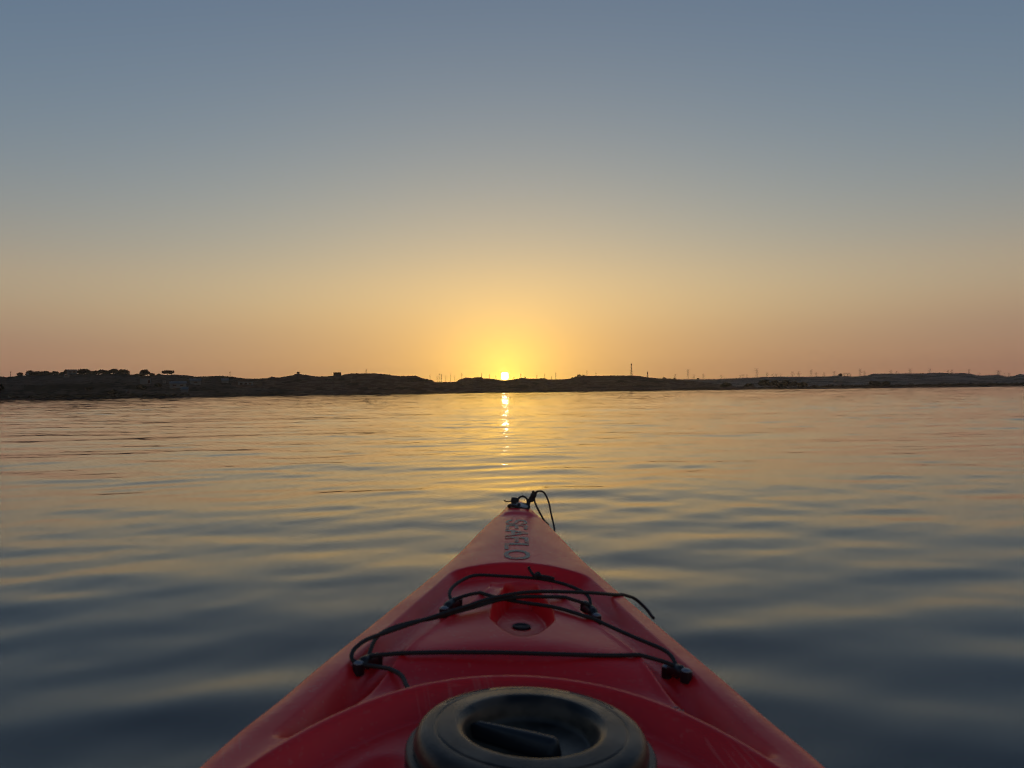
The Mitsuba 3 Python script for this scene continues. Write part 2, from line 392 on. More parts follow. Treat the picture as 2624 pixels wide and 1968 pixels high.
# the trees and bushes along the left crest: bearing, crown width, crown height, trunk, words
for i, (az, w, h, tr, text, kd) in enumerate((
    (-32.48, 3.2, 1.6, 0.3, 'small round bush at the left end of the crest, beside the thin pole', 'shrub'),
    (-31.72, 6.4, 2.5, 0.5, 'broad dark tree on the crest beside the white tank', 'tree'),
    (-31.1, 4.2, 1.8, 0.3, 'low bush on the crest right of the broad dark tree', 'shrub'),
    (-30.55, 3.8, 1.5, 0.3, 'low bush on the crest left of the flat roofed house', 'shrub'),
    (-29.95, 2.4, 2.2, 0.6, 'dark tree against the left wall of the flat roofed house', 'tree'),
    (-28.95, 7.5, 2.5, 0.4, 'wide mounded tree on the crest right of the flat roofed house', 'tree'),
    (-28.3, 4.4, 1.7, 0.3, 'low spreading bush between two wide trees on the crest', 'shrub'),
    (-27.85, 5.4, 2.2, 0.5, 'rounded tree on the crest, third from the house', 'tree'),
    (-27.25, 4.6, 2.6, 0.5, 'peaked tree in the middle of the crest row', 'tree'),
    (-26.65, 5.0, 2.1, 0.4, 'dense round tree before the first gap in the crest row', 'tree'),
    (-25.42, 6.6, 3.0, 0.6, 'tallest dense tree standing alone between the two gaps of the crest row', 'tree'),
    (-24.95, 3.0, 1.2, 0.2, 'low bush right of the tallest crest tree', 'shrub'),
    (-24.0, 6.0, 1.7, 0.75, 'umbrella shaped tree standing apart at the right end of the crest row', 'tree'))):
    tree(az, 468, float(hill_z('L', az, 468)) - 0.25, w * 1.2, h * 1.45, tr * (0.9 if az > -24.5 else 0.0), text, 100 + i, kd, leaves=900)

for i, (az, w, h, text) in enumerate(((-32.1, 2.6, 1.3, 'tuft of scrub on the crest just left of the white tank'), (-31.35, 4.0, 1.5, 'scrub filling the crest behind the broad dark tree'),
                                      (-30.85, 3.6, 1.3, 'scrub on the crest between two low bushes'), (-30.2, 3.4, 1.5, 'scrub pressed against the flat roofed house'),
                                      (-28.6, 4.0, 1.8, 'bush joining the wide mounded tree to its neighbour'), (-27.55, 3.8, 1.9, 'bush joining the rounded tree to the peaked tree'),
                                      (-26.95, 3.6, 1.8, 'bush joining the peaked tree to the dense round tree'), (-25.85, 2.8, 0.9, 'low tuft in the first gap of the crest row'),
                                      (-24.5, 2.6, 0.8, 'low tuft left of the umbrella shaped tree'))):
    tree(az, 466, float(hill_z('L', az, 466)) - 0.3, w * 1.2, h * 1.3, 0.0, text, 150 + i, 'shrub', leaves=500)

# bushes on the slope and at the water's edge
for i, (which, az, r, w, h, text) in enumerate((
    ('L', -27.25, 396, 5.0, 2.6, 'round black bush at the waterline below the crest trees'),
    ('L', -28.65, 408, 4.0, 2.6, 'pointed bush on the bank left of the round black waterline bush'),
    ('L', -24.6, 420, 4.2, 2.4, 'dark bush beside the small pale hut on the left slope'),
    ('L', -25.6, 415, 6.0, 2.8, 'spreading dark bush below the pale flat house on the left slope'),
    ('H', -15.45, 450, 2.2, 1.0, 'small bush on the first knob of the rocky headland'),
    ('C', 4.45, 540, 1.7, 0.9, 'little bush left of the dark clump on the low hill'),
    ('C', 4.95, 540, 3.4, 1.5, 'dark clump of bush on the crest of the low hill'),
    ('C', 5.3, 540, 2.2, 1.0, 'low bush right of the dark clump on the low hill'),
    ('C', 0.95, 540, 1.4, 0.9, 'single little bush on the low crest just right of the sun'),
    ('R', 11.15, 700, 5.0, 3.1, 'dark bush at the left of three on the ridge right of the lattice masts'),
    ('R', 11.55, 700, 3.0, 1.9, 'middle bush of the three on the ridge right of the lattice masts'),
    ('R', 11.85, 700, 3.6, 2.0, 'right hand bush of the three on the ridge beside the first pylons'),
    ('R', 13.52, 700, 2.6, 2.2, 'lone pointed bush on the ridge between two pylons'))):
    base = float(hill_z(which, az, r))
    if which == 'R': base = float(hill_z('R', az, 860)) * 700 / 860 - 0.6
    tree(az, r, base - 0.2, w, h, 0.15, text, 200 + i, 'shrub', leaves=420)

# mangrove bushes standing at the water on the right shore
for i, (az, w, h, text) in enumerate((
    (15.42, 8.0, 3.6, 'rounded mangrove bush standing apart, left of the big clump'),
    (17.05, 6.5, 3.4, 'mangrove bush at the left foot of the big clump'),
    (18.05, 9.0, 5.6, 'tallest mangrove bush of the big clump'),
    (18.75, 8.0, 5.2, 'bushy mangrove second from the tallest in the big clump'),
    (19.4, 8.0, 4.7, 'mangrove in the middle of the big clump'),
    (20.05, 7.5, 4.2, 'low mangrove in the right half of the big clump'),
    (20.6, 7.0, 3.9, 'last mangrove at the right end of the big clump'),
    (25.15, 8.5, 3.6, 'round mangrove bush breaking the low scrub line far right'),
    (25.8, 7.0, 3.0, 'mangrove bush right of the round one in the low scrub line'))):
    tree(az, 478, 0.1, w, h, 0.2, text, 300 + i, 'shrub', 'mangrove bushes on the right shore', leaves=900)


def scrub_strip(az0, az1, r0, r1, n, h, seed):
    g = np.random.default_rng(seed)
    m = []
    for k in range(n):
        a, r = g.uniform(az0, az1), g.uniform(r0, r1)
        hh = h * g.uniform(0.5, 1.1)
        c = leaf_cloud(70, hh * g.uniform(0.9, 1.8), hh, hh * 0.8, 0.34, int(g.integers(1e6)), 4)
        x, y = at(a, r)
        c.apply_translation([x, y, hh * 0.3])
        m.append(c)
    return cat(m)


put('shore_scrub', mikit.ply(scrub_strip(21.2, 38, 480, 520, 330, 1.9, 5), 'leaf_mat'), label='low dark scrub lining the water on the right shore', cat='scrub', kind='stuff')
put('shore_scrub', mikit.ply(scrub_strip(-40, -22.5, 390, 406, 330, 1.5, 6), 'leaf_mat'), label='dark scrub along the waterline of the left shore', cat='scrub', kind='stuff')
put('shore_scrub', mikit.ply(scrub_strip(9.5, 21, 470, 492, 160, 0.7, 8), 'leaf_mat'), label='thin fringe of scrub on the shore right of the sun', cat='scrub', kind='stuff')

# near tree and rocks that reach in at the left edge
k = thing('shore_tree', 'black overhanging tree cut by the left edge of the view', 'tree')
tx, ty = at(-34.15, 150)
to = T().translate([tx, ty, 0.0])
put('crown', mikit.ply((lambda m: (m.apply_translation([0, 0, 2.3]), m)[1])(leaf_cloud(2600, 2.6, 2.4, 2.0, 0.22, 77, 12)), 'leaf_mat', to_world=to), parent=k)
put('trunk', mikit.ply(limbs(2.6, 1.5, 78, 0.16), 'bark_mat', smooth=50, to_world=to), parent=k)
for i, (az, s, text) in enumerate(((-33.4, 0.85, 'low dark rock in the water under the overhanging tree'), (-32.82, 0.36, 'smaller dark rock right of the white bird at the left edge'))):
    m = trimesh.creation.icosphere(3, 1.0)
    v = np.array(m.vertices); v *= (0.75 + 0.5 * meshkit.fbm(v * 1.6 + i * 7, 4, 3))[:, None]
    v *= [s * 1.3, s, s * 0.42]; m.vertices = v
    x, y = at(az, 148)
    m.apply_translation([x, y, 0.05])
    put('rock', mikit.ply(m, 'slope_mat', smooth=40), text, 'rock')
# white bird between the rocks
bird = trimesh.creation.icosphere(2, 1.0)
bv = np.array(bird.vertices) * [0.11, 0.22, 0.13]; bird.vertices = bv
body = cat([bird, tube(spline([(0, 0.14, 0.05), (0, 0.22, 0.2), (0, 0.18, 0.34), (0, 0.25, 0.42)], 5), 0.035, 8), tube(np.array([(0, 0.25, 0.42), (0, 0.38, 0.40)]), [0.02, 0.006], 6)])
legs = cat([tube(np.array([(s, 0.0, -0.05), (s, 0.03, -0.34)]), 0.014, 5) for s in (-0.04, 0.04)])
bx, by = at(-33.02, 148)
k = thing('egret', 'tiny white bird standing between the dark rocks at the left edge', 'bird')
put('body', mikit.ply(body, 'wall_mat', smooth=50, to_world=T().translate([bx, by, 0.46]).rotate([0, 0, 1], 70)), parent=k)
put('legs', mikit.ply(legs, 'bark_mat', smooth=50, to_world=T().translate([bx, by, 0.46]).rotate([0, 0, 1], 70)), parent=k)

# ------------------------------------------------------------------ buildings
def house(name, text, which, az, r, w, d, h, windows=0, roof='flat', dz=0.0, door=False):
    x, y = at(az, r)
    base = float(hill_z(which, az, r)) + dz
    k = thing(name, text, 'building' if name != 'water_tank' else 'tank')
    to = T().translate([x, y, base]).rotate([0, 0, 1], -az)
    put('wall', mikit.ply(box(w, d, h + 1.5, (0, 0, h / 2 - 0.75)), 'wall_mat', to_world=to), parent=k)
    if roof == 'flat':
        put('roof', mikit.ply(box(w + 0.3, d + 0.3, 0.18, (0, 0, h + 0.09)), 'roof_mat', to_world=to), parent=k)
    else:
        V = np.array([(-w / 2 - .2, -d / 2 - .3, h + .003), (w / 2 + .2, -d / 2 - .3, h + .003), (w / 2 + .2, d / 2 + .3, h + 1.2), (-w / 2 - .2, d / 2 + .3, h + 1.2)])
        put('roof', mikit.ply(trimesh.convex.convex_hull(np.vstack([V, V + [0, 0, 0.14]])), 'roof_mat', to_world=to), parent=k)
    for i in range(windows):
        wx = (i + 0.5) / windows * w * 0.86 - w * 0.43
        put('window', mikit.ply(box(min(1.5, w / windows * 0.5), 0.08, h * 0.42, (wx, -d / 2 - 0.03, h * 0.52)), 'pane_mat', to_world=to), parent=k)
    if door:
        put('door', mikit.ply(box(0.9, 0.08, h * 0.75, (w * 0.32, -d / 2 - 0.03, h * 0.375)), 'pane_mat', to_world=to), parent=k)
    return k


house('crest_house', 'flat roofed house among the trees on the left crest', 'L', -29.62, 466, 4.6, 4, 2.2, 2)
house('long_house', 'long low white building with three dark windows, apart at the right of the left slope', 'L', -19.0, 425, 7.4, 4, 2.0, 3)
house('flat_house', 'pale flat house on the left slope under the umbrella shaped tree', 'L', -25.35, 432, 5.0, 4, 2.3, 0, door=True)
house('hut', 'small pale hut beside a dark bush on the left slope', 'L', -24.2, 430, 1.5, 1.5, 1.2, 1)
house('shed', 'wide bluish sheet roofed shed lowest in the middle of the left slope', 'L', -23.35, 416, 7.5, 5, 1.7, 2, roof='lean')
house('barn', 'pale barn with a lean roof right of the wide bluish shed', 'L', -22.25, 428, 5.2, 4, 1.6, 1, roof='lean')
house('lean_to', 'small pale lean-to roof left of the long white building', 'L', -20.35, 432, 3.4, 3, 0.9, 0, roof='lean')
house('boat_shed', 'low grey shed close to the waterline below the barn', 'L', -22.95, 398, 3.2, 2.5, 1.1, 0, roof='lean')
house('pump_house', 'tiny white cube at the waterline below the tallest crest tree', 'L', -26.45, 398, 0.9, 0.9, 0.9, 0, door=True)
house('white_hut', 'small bluish hut below the crest under the flat roofed house', 'L', -29.95, 446, 2.4, 2.0, 1.3, 1)
# white tank on the crest
k = thing('water_tank', 'small white round tank on the left crest beside the broad dark tree', 'tank')
tx, ty = at(-32.05, 462); tz = float(hill_z('L', -32.05, 462))
cyl = trimesh.creation.cylinder(0.62, 1.0, sections=24); cyl.apply_translation([0, 0, 0.75])
lid = trimesh.creation.cone(0.66, 0.28, sections=24); lid.apply_translation([0, 0, 1.253])
put('drum', mikit.ply(cyl, 'wall_mat', smooth=40, to_world=T().translate([tx, ty, tz])), parent=k)
put('lid', mikit.ply(lid, 'wall_mat', smooth=40, to_world=T().translate([tx, ty, tz])), parent=k)
# lookout shelter and its tree on the right ridge
az, r = 23.42, 800
x, y = at(az, r); zb = float(hill_z('R', 23.45, 860)) * r / 860 - 0.4
to = T().translate([x, y, zb]).rotate([0, 0, 1], -az)
k = thing('shelter', 'open shelter on posts beside a dark tree on the right ridge', 'shelter')
put('roof', mikit.ply(box(6.0, 3.4, 0.5, (0, 0, 3.3)), 'steel_mat', to_world=to), parent=k)
for px_ in (-2.7, 0.6, 2.7):
    put('post', mikit.ply(box(0.45, 0.4, 3.6, (px_, 0, 1.25)), 'steel_mat', to_world=to), parent=k)
put('platform', mikit.ply(box(6.4, 3.6, 0.5, (0, 0, 0.95)), 'steel_mat', to_world=to), parent=k)
tree(23.02, 800, zb - 0.2, 4.4, 3.6, 0.8, 'dark tree left of the open shelter on the right ridge', 401, 'tree', leaves=500)

# ------------------------------------------------------------------ masts and pylons
def pylon_mesh(h, base, top, arms, bar):
    P = []
    lev = np.linspace(0, 1, 7)
    half = lambda t: base / 2 + (top / 2 - base / 2) * np.minimum(t / 0.72, 1)
    for sx, sy in ((-1, -1), (1, -1), (1, 1), (-1, 1)):
        P.append(tube(np.array([(sx * half(t), sy * half(t), t * h) for t in lev]), bar, 4))
    for a, b in zip(lev[:-1], lev[1:]):
        for s in (-1, 1):
            P.append(tube(np.array([(-half(a), s * half(a), a * h), (half(b), s * half(b), b * h)]), bar * 0.6, 3))
            P.append(tube(np.array([(half(a), s * half(a), a * h), (-half(b), s * half(b), b * h)]), bar * 0.6, 3))
    for t, wd in arms:
        for s in (-1, 1):
            P.append(tube(np.array([(s * half(t), 0, t * h), (s * wd, 0, t * h - 0.1)]), [bar, bar * 0.5], 4))
            P.append(tube(np.array([(s * half(t), 0, t * h + h * 0.03), (s * wd, 0, t * h)]), bar * 0.5, 3))
    return cat(P)


# a tapering lattice tower on the low hill, a shorter one right of it
for az, r, h, text in ((8.79, 541, 8.6, 'tallest lattice tower, alone on the low hill right of the sun'), (9.95, 541, 4.3, 'short lattice mast down the slope right of the tallest tower')):
    x, y = at(az, r); zb = float(hill_z('C', az, 540)) - 0.5
    k = thing('lattice_tower', text, 'tower')
    s = h / 8.6
    put('frame', mikit.ply(pylon_mesh(h, 1.0 * max(s, 0.8), 0.45, [], 0.085), 'steel_mat', to_world=T().translate([x, y, zb])), parent=k)
    put('aerial', mikit.ply(cat([box(0.55, 0.5, h * 0.10, (0, 0, h * 0.93)), tube(np.array([(0, 0, h * 0.98), (0, 0, h * 1.08)]), 0.06, 5)]), 'steel_mat', to_world=T().translate([x, y, zb])), parent=k)

pyl = mikit.ply(pylon_mesh(30, 6.5, 2.0, ((0.78, 4.2), (0.89, 5.0), (0.985, 3.4)), 0.10), 'steel_mat')
mast = mikit.ply(cat([pylon_mesh(30, 2.2, 1.0, ((0.94, 1.6),), 0.085), tube(np.array([(0, 0, 29), (0, 0, 31.5)]), 0.08, 5)]), 'steel_mat')
rp = random.Random(3)


def stand(shape, name, az, r, top, text, category, group):
    base = 1.5
    s = (top * r / 1200.0 - base) / 30.0 if name == 'mast' else (top * r / 1500.0 - base) / 30.0
    x, y = at(az, r)
    put(name, {**shape, 'to_world': T().translate([x, y, base]).rotate([0, 0, 1], -az + rp.uniform(-25, 25)).scale([max(s, 0.75), max(s, 0.75), s])}, text, category, group)


ORD = ('first second third fourth fifth sixth seventh eighth ninth tenth eleventh twelfth thirteenth fourteenth fifteenth sixteenth seventeenth eighteenth nineteenth twentieth twenty-first twenty-second twenty-third '
       'twenty-fourth twenty-fifth twenty-sixth twenty-seventh twenty-eighth twenty-ninth thirtieth thirty-first thirty-second thirty-third thirty-fourth').split()


def size_word(top, tall, short): return 'tall' if top > tall else 'short' if top < short else 'middling'


for i, (az, top) in enumerate([(-6.04, 25.74), (-5.52, 23.82), (-5.36, 27.38), (-5.21, 27.05), (-4.89, 24.28), (-4.53, 26.9), (-4.26, 24.13), (-3.71, 27.61)]):
    stand(mast, 'mast', az, rp.uniform(1150, 1300), top, f'{size_word(top, 26.5, 24.2)} thin mast in the dip between headland and low hill, {ORD[i]} from the left', 'mast', 'masts in the dip left of the sun')
for i, (az, top) in enumerate([(-2.25, 27.25), (-1.66, 24.7), (-1.19, 23.37), (0.14, 20.92), (0.66, 25.66), (0.94, 22.51), (1.84, 23.89), (2.4, 25.17), (2.93, 21.41), (3.24, 26.74), (5.54, 28.74), (6.2, 25.84)]):
    stand(mast, 'mast', az, rp.uniform(1150, 1350), top, f'{size_word(top, 25.8, 22.8)} thin mast behind the low hill under the sun, {ORD[i]} from the left', 'mast', 'masts behind the low hill')
for i, (az, top) in enumerate([(11.06, 22.79), (11.93, 27.51), (12.82, 35.92), (13.23, 25.83), (13.9, 26.63), (15.15, 23.22), (16.43, 23.29), (16.62, 24.28), (16.9, 24.14), (17.57, 34.73), (18.25, 27.04), (18.64, 24.56), (18.85, 24.91), (19.18, 24.75), (19.94, 27.76), (20.34, 27.55), (21.15, 30.49), (21.46, 26.28), (21.98, 25.11), (22.63, 27.43), (24.25, 30.48), (24.5, 26.81), (26.11, 27.61), (26.44, 25.26), (27.25, 29.07), (28.38, 28.35), (29.42, 25.58), (29.64, 25.86), (30.57, 25.89), (31.13, 19.34), (32.13, 22.42), (32.21, 23.18), (32.49, 18.53), (32.73, 19.0)]):
    stand(pyl, 'pylon', az, rp.uniform(1400, 1750), top, f'{size_word(top, 29.0, 24.5)} faint lattice pylon behind the right ridge, {ORD[i]} from the left', 'pylon', 'pylons of the power line')
for az, hh, text in ((-32.95, 2.6, 'thin pole on the crest at the far left'), (-20.02, 2.9, 'thin pole at the right end of the left hill')):
    x, y = at(az, 468); zb = float(hill_z('L', az, 468))
    put('pole', mikit.ply(cat([tube(np.array([(0, 0, -1), (0, 0, hh)]), 0.11, 6), box(0.9, 0.12, 0.14, (0, 0, hh * 0.9))]), 'steel_mat', to_world=T().translate([x, y, zb])), text, 'pole')
x, y = at(-10.67, 450)
put('pole', mikit.ply(cat([tube(np.array([(0, 0, -1), (0, 0, 2.3)]), 0.14, 6), box(0.5, 0.3, 0.5, (0, 0, 1.6))]), 'steel_mat', to_world=T().translate([x, y, float(hill_z('H', -10.67, 450))])), 'short marker post on the top of the rocky headland', 'pole')
x, y = at(-12.72, 449)
k = thing('block_hut', 'low square hut on the crest of the rocky headland', 'building')
put('wall', mikit.ply(box(3.6, 3.0, 1.6, (0, 0, 0.3)), 'slope_mat', to_world=T().translate([x, y, float(hill_z('H', -12.72, 449)) - 0.25])), parent=k)
# ------------------------------------------------------------------ kayak: the deck's shape (boat's own frame, metres: x to starboard, y to the bow, z up)
WY = [-1.16, -1.13, -1.05, -0.9, -0.6, -0.2, 0.2, 0.5, 0.759, 0.82, 0.9, 1.0, 1.13, 1.25, 1.36, 1.52, 1.6, 1.72, 1.85, 1.95, 2.04, 2.085, 2.108]
WX = [0.012, 0.05, 0.12, 0.2, 0.3, 0.36, 0.372, 0.357, 0.325, 0.315, 0.297, 0.278, 0.249, 0.22, 0.191, 0.150, 0.132, 0.109, 0.083, 0.063, 0.046, 0.034, 0.008]
EYv = [-1.16, -0.6, 0.0, 0.4, 0.7, 1.14, 1.49, 1.85, 2.06]
EZv = [0.33, 0.285, 0.268, 0.272, 0.277, 0.287, 0.306, 0.330, 0.343]


def _pchip(X, Y):
    from scipy.interpolate import PchipInterpolator
    return PchipInterpolator(X, Y)


width, sheer = _pchip(WY, WX), _pchip(EYv, EZv)
BEAD_Y = 0.888
HATCH = np.array([0.003, 0.748])


def deck_z(x, y):
    x, y = np.asarray(x, float), np.asarray(y, float)
    w = np.maximum(width(np.clip(y, WY[0], WY[-1])), 0.004)
    ax = np.abs(x)
    crown = 0.028 + 0.004 * sstep(1.0, 1.5, y) - 0.014 * sstep(1.55, 2.0, y)
    z = sheer(np.clip(y, EYv[0], EYv[-1])) + crown * (1 - np.clip(ax / w, 0, 1) ** 2)
    # rounded rail along the edge
    r = np.minimum(0.030, 0.55 * w)
    e = np.clip((ax - (w - r)) / r, 0, 1)
    z = z - r * (1 - np.sqrt(np.maximum(1 - e * e, 0)))
    # hollow under the elastic cords
    front = 1.428 - 0.9 * x * x
    hollow = sstep(0.004, 0.030, front - y) * sstep(0.0, 0.028, (w - 0.052) - ax)
    xp = np.interp(y, [0.78, 0.808, 0.846, 1.043, 1.27, 1.34, 1.42], [0.262, 0.245, 0.213, 0.158, 0.062, 0.05, 0.04])
    notch = sstep(0.795, 0.822, y)
    panel = sstep(-0.003, 0.010, xp - ax) * sstep(-0.003, 0.008, (1.334 - 1.15 * (np.sqrt(x * x + 0.000225) - 0.015)) - y)
    z = z - 0.021 * hollow * notch * (1 - panel) + 0.002 * panel * sstep(0.8, 1.0, y)
    z = z - 0.015 * np.exp(-((ax - xp - 0.007) / 0.012) ** 2) * hollow * notch * sstep(1.30, 1.2, y)
    lip = (1.334 - 1.15 * (np.sqrt(x * x + 0.000225) - 0.015)) - y
    z = z + 0.006 * np.exp(-((lip - 0.009) / 0.006) ** 2) * sstep(0.075, 0.05, ax)
    z = z + 0.004 * np.exp(-((xp - ax - 0.010) / 0.007) ** 2) * sstep(0.83, 0.9, y) * sstep(1.33, 1.27, y)
    z = z - 0.011 * sstep(1.252, 1.335, y) * panel
    # trough, raised bead and the lower plate that carries the hatch
    db = (y - (BEAD_Y - 1.75 * x * x - 19 * x ** 4)) / np.sqrt(1 + (3.5 * x + 76 * x ** 3) ** 2)
    inner = sstep(0.0, 0.06, (w - 0.03) - ax)
    fore = sstep(0.55, 0.66, y)
    z = z - 0.030 * np.exp(-((db - 0.074) / 0.046) ** 2) * inner * fore * (0.45 + 0.55 * np.exp(-(x / 0.17) ** 2))
    z = z + (0.016 * np.exp(-(db / 0.0150) ** 2) - 0.012 * sstep(-0.006, -0.034, db)) * inner * fore
    # drain pocket in the middle of the panel
    hw = 0.047 * np.sqrt(np.clip((y - 1.058) / 0.075, 0, 1)) - 0.018 * sstep(1.17, 1.3, y)
    far = 1.314 - 14 * x * x
    pocket = sstep(-0.001, 0.009, hw - ax) * sstep(0.0, 0.008, far - y) * sstep(1.058, 1.072, y)
    z = z - (0.028 + 0.010 * sstep(1.18, 1.29, y)) * pocket
    # drain hole
    z = z - 0.0025 * np.exp(-((x * x + (y - 1.178) ** 2) / 0.018 ** 2) ** 2)
    z = z - 0.016 * sstep(1.86, 2.08, y)
    # step behind the bow tip
    z = z + 0.006 * sstep(1.845, 1.875, y) * sstep(0.050, 0.030, ax)
    # two small pressed hollows beside the hatch
    for s in (-1, 1):
        z = z - 0.009 * np.exp(-(((x - s * 0.136) / 0.026) ** 2 + ((y - 0.722) / 0.028) ** 2) ** 2)
    # foot wells and seat
    well = lambda x0, x1, y0, y1: sstep(x0, x0 + 0.03, ax) * sstep(x1, x1 - 0.03, ax) * sstep(y0, y0 + 0.05, y) * sstep(y1, y1 - 0.05, y)
    z = z - 0.10 * well(0.07, 0.27, -0.02, 0.58) - 0.09 * sstep(0.27, 0.22, ax) * sstep(-0.55, -0.45, y) * sstep(0.02, -0.06, y)
    # tiny unevenness of moulded plastic
    return z
# ------------------------------------------------------------------ end of the deck's shape
# ------------------------------------------------------------------ kayak
KX, KROLL, KPIV = 0.005, 3.0, 0.2
boat = T().translate([KX, 0, KPIV]).rotate([0, 1, 0], KROLL).translate([0, 0, -KPIV])
kay = thing('kayak', 'red plastic kayak whose bow points at the sun', 'kayak')


def kp(name, mesh, mat, smooth=False, parent=None, label=None):
    if parent and parent.endswith('bow_fitting'):
        mesh = mesh.copy(); mesh.apply_translation([0, -0.02, 0])
    return put(name, mikit.ply(mesh, mat, smooth=smooth, to_world=boat), label=label, parent=parent or kay)


def hull_mesh():
    ys = np.concatenate([np.linspace(-1.16, 0.55, 150, endpoint=False), np.linspace(0.55, 1.5, 300, endpoint=False), np.linspace(1.5, 2.04, 130, endpoint=False), np.linspace(2.04, 2.108, 24)])
    u = np.linspace(-1, 1, 261)
    rows, under = [], []
    v = np.linspace(0, 1, 26)[1:-1]
    for y in ys:
        w = float(width(y)); r = min(0.030, 0.55 * w)
        tt = np.sign(u) * (0.72 * np.abs(u) + 0.28 * np.sin(np.abs(u) * np.pi / 2) ** 1.0)
        x = np.clip(tt, -1, 1) * w
        z = deck_z(x, np.full_like(x, y))
        ze = z[-1]
        keel = -0.105 + 0.24 * sstep(1.35, 2.1, y) ** 1.3 + 0.25 * sstep(-0.6, -1.2, y) ** 1.3
        a = v * np.pi
        hx = w * np.sign(np.cos(a)) * np.abs(np.cos(a)) ** 0.62
        hz = ze + (keel - ze) * np.sin(a) ** 0.75
        rows.append(np.stack([np.concatenate([x, hx]), np.full(len(x) + len(hx), y), np.concatenate([z, hz])], -1))
    n = rows[0].shape[0]
    G = np.array(rows)
    G = np.concatenate([G, G[:, :1]], 1)          # close the ring
    V = G.reshape(-1, 3)
    F = grid_faces(len(ys), n + 1)
    # close bow and stern
    c0, c1 = G[0].mean(0), G[-1].mean(0) + [0, 0.004, 0]
    V = np.vstack([V, c0, c1]); m = n + 1; i = np.arange(n); last = (len(ys) - 1) * m
    F = np.vstack([F, np.stack([i * 0 + len(V) - 2, i, i + 1], 1), np.stack([i * 0 + len(V) - 1, last + i + 1, last + i], 1)])
    t = trimesh.Trimesh(V, F, process=True, merge_norm=True, merge_tex=True)
    return t


kp('hull', hull_mesh(), 'red_mat', smooth=50)

# name in worn grey letters along the bow, read from the tip towards the seat
word, far, near, left = 'SEAFLO', 1.790, 1.440, -0.0295
glyphs = [meshkit.text_mesh(ch, 0.0455, 0.0003, bold=True) for ch in word]
wid = [g.bounds[1, 0] - g.bounds[0, 0] for g in glyphs]
gap = 0.10 * np.mean(wid)
scale = (far - near) / (sum(wid) + gap * (len(word) - 1))
cur = far
for ch, g, wd in zip(word, glyphs, wid):
    g = g.copy(); g.apply_translation([-g.bounds[0, 0], 0, 0])
    vv, ff = trimesh.remesh.subdivide_to_size(g.vertices, g.faces, 0.006)
    lx, ly = left + vv[:, 1], cur - vv[:, 0] * scale
    lz = deck_z(lx, ly) + 0.0007 + vv[:, 2]
    kp('letter', (np.stack([lx, ly, lz], -1), ff), 'decal_mat', parent=kay + '__lettering')
    cur -= (wd + gap) * scale
labels[kay + '__lettering'] = {'label': 'worn grey capital letters SEAFLO along the bow'}

# hatch: skirt, lid with a dished middle, a bar to turn it, two pressed arcs
hx, hy = HATCH
hz = float(sheer(0.8)) + 0.028
tilt = T()


def lathe(profile, seg=96):
    p = np.asarray(profile, float)
    a = np.linspace(0, 2 * np.pi, seg, endpoint=False)
    V = np.stack([p[None, :, 0] * np.cos(a)[:, None], p[None, :, 0] * np.sin(a)[:, None], np.broadcast_to(p[:, 1], (seg, len(p)))], -1).reshape(-1, 3)
    n = len(p); F = []
    for s in range(seg):
        q = (s + 1) % seg
        for k in range(n - 1):
            F += [[s * n + k, q * n + k, q * n + k + 1], [s * n + k, q * n + k + 1, s * n + k + 1]]
    return V, np.array(F)


R0 = 0.1125
lid_prof = spline([(0.0005, 0.003), (0.030, 0.003), (0.054, 0.0035), (0.059, 0.006), (0.062, 0.014), (0.0655, 0.0215), (0.070, 0.0252), (0.075, 0.0262), (0.0890, 0.0252), (0.0905, 0.0248),
                   (0.0922, 0.0238), (0.0942, 0.0243), (0.101, 0.0234), (0.1065, 0.0212), (0.1103, 0.0165), (R0, 0.010), (R0, 0.001), (R0 - 0.001, -0.014)], 5)
ha = T().translate([hx, hy, hz - 0.004]).rotate([1, 0, 0], -0.5)


def put_at(mesh, tw):
    m = np.array(tw.matrix); mesh = mesh if isinstance(mesh, trimesh.Trimesh) else trimesh.Trimesh(*mesh, process=False)
    mesh = mesh.copy(); mesh.apply_transform(m); return mesh


hat = kay + '__hatch_cover'
kp('lid', put_at(lathe(lid_prof), ha), 'rubber_mat', smooth=35, parent=hat)
kp('skirt', put_at(lathe([(R0 + 0.006, 0.004), (R0 + 0.0075, 0.002), (R0 + 0.0075, -0.045), (R0 - 0.004, -0.045), (R0 - 0.004, 0.004), (R0 + 0.006, 0.004)]), ha), 'black_mat', smooth=35, parent=hat)
bar = hull_of([((-0.056, 0.020, 0.010), 0.0055), ((-0.050, 0.016, 0.015), 0.0045), ((0.0, -0.008, 0.0155), 0.0060), ((0.018, -0.018, 0.0135), 0.0085), ((0.018, -0.019, 0.006), 0.0105), ((-0.054, 0.018, 0.004), 0.0065)], 24)
kp('turning_bar', put_at(trimesh.Trimesh(bar.to_mesh().vert_properties[:, :3], bar.to_mesh().tri_verts), ha), 'black_mat', smooth=40, parent=hat)
for a0, a1 in ((116, 150), (30, 64)):
    a = np.radians(np.linspace(a0, a1, 24))
    kp('pressed_arc', put_at(tube(np.stack([0.0985 * np.cos(a), 0.0985 * np.sin(a), 0.0234 + 0 * a], -1), 0.0012, 8), ha), 'black_mat', smooth=40, parent=hat)

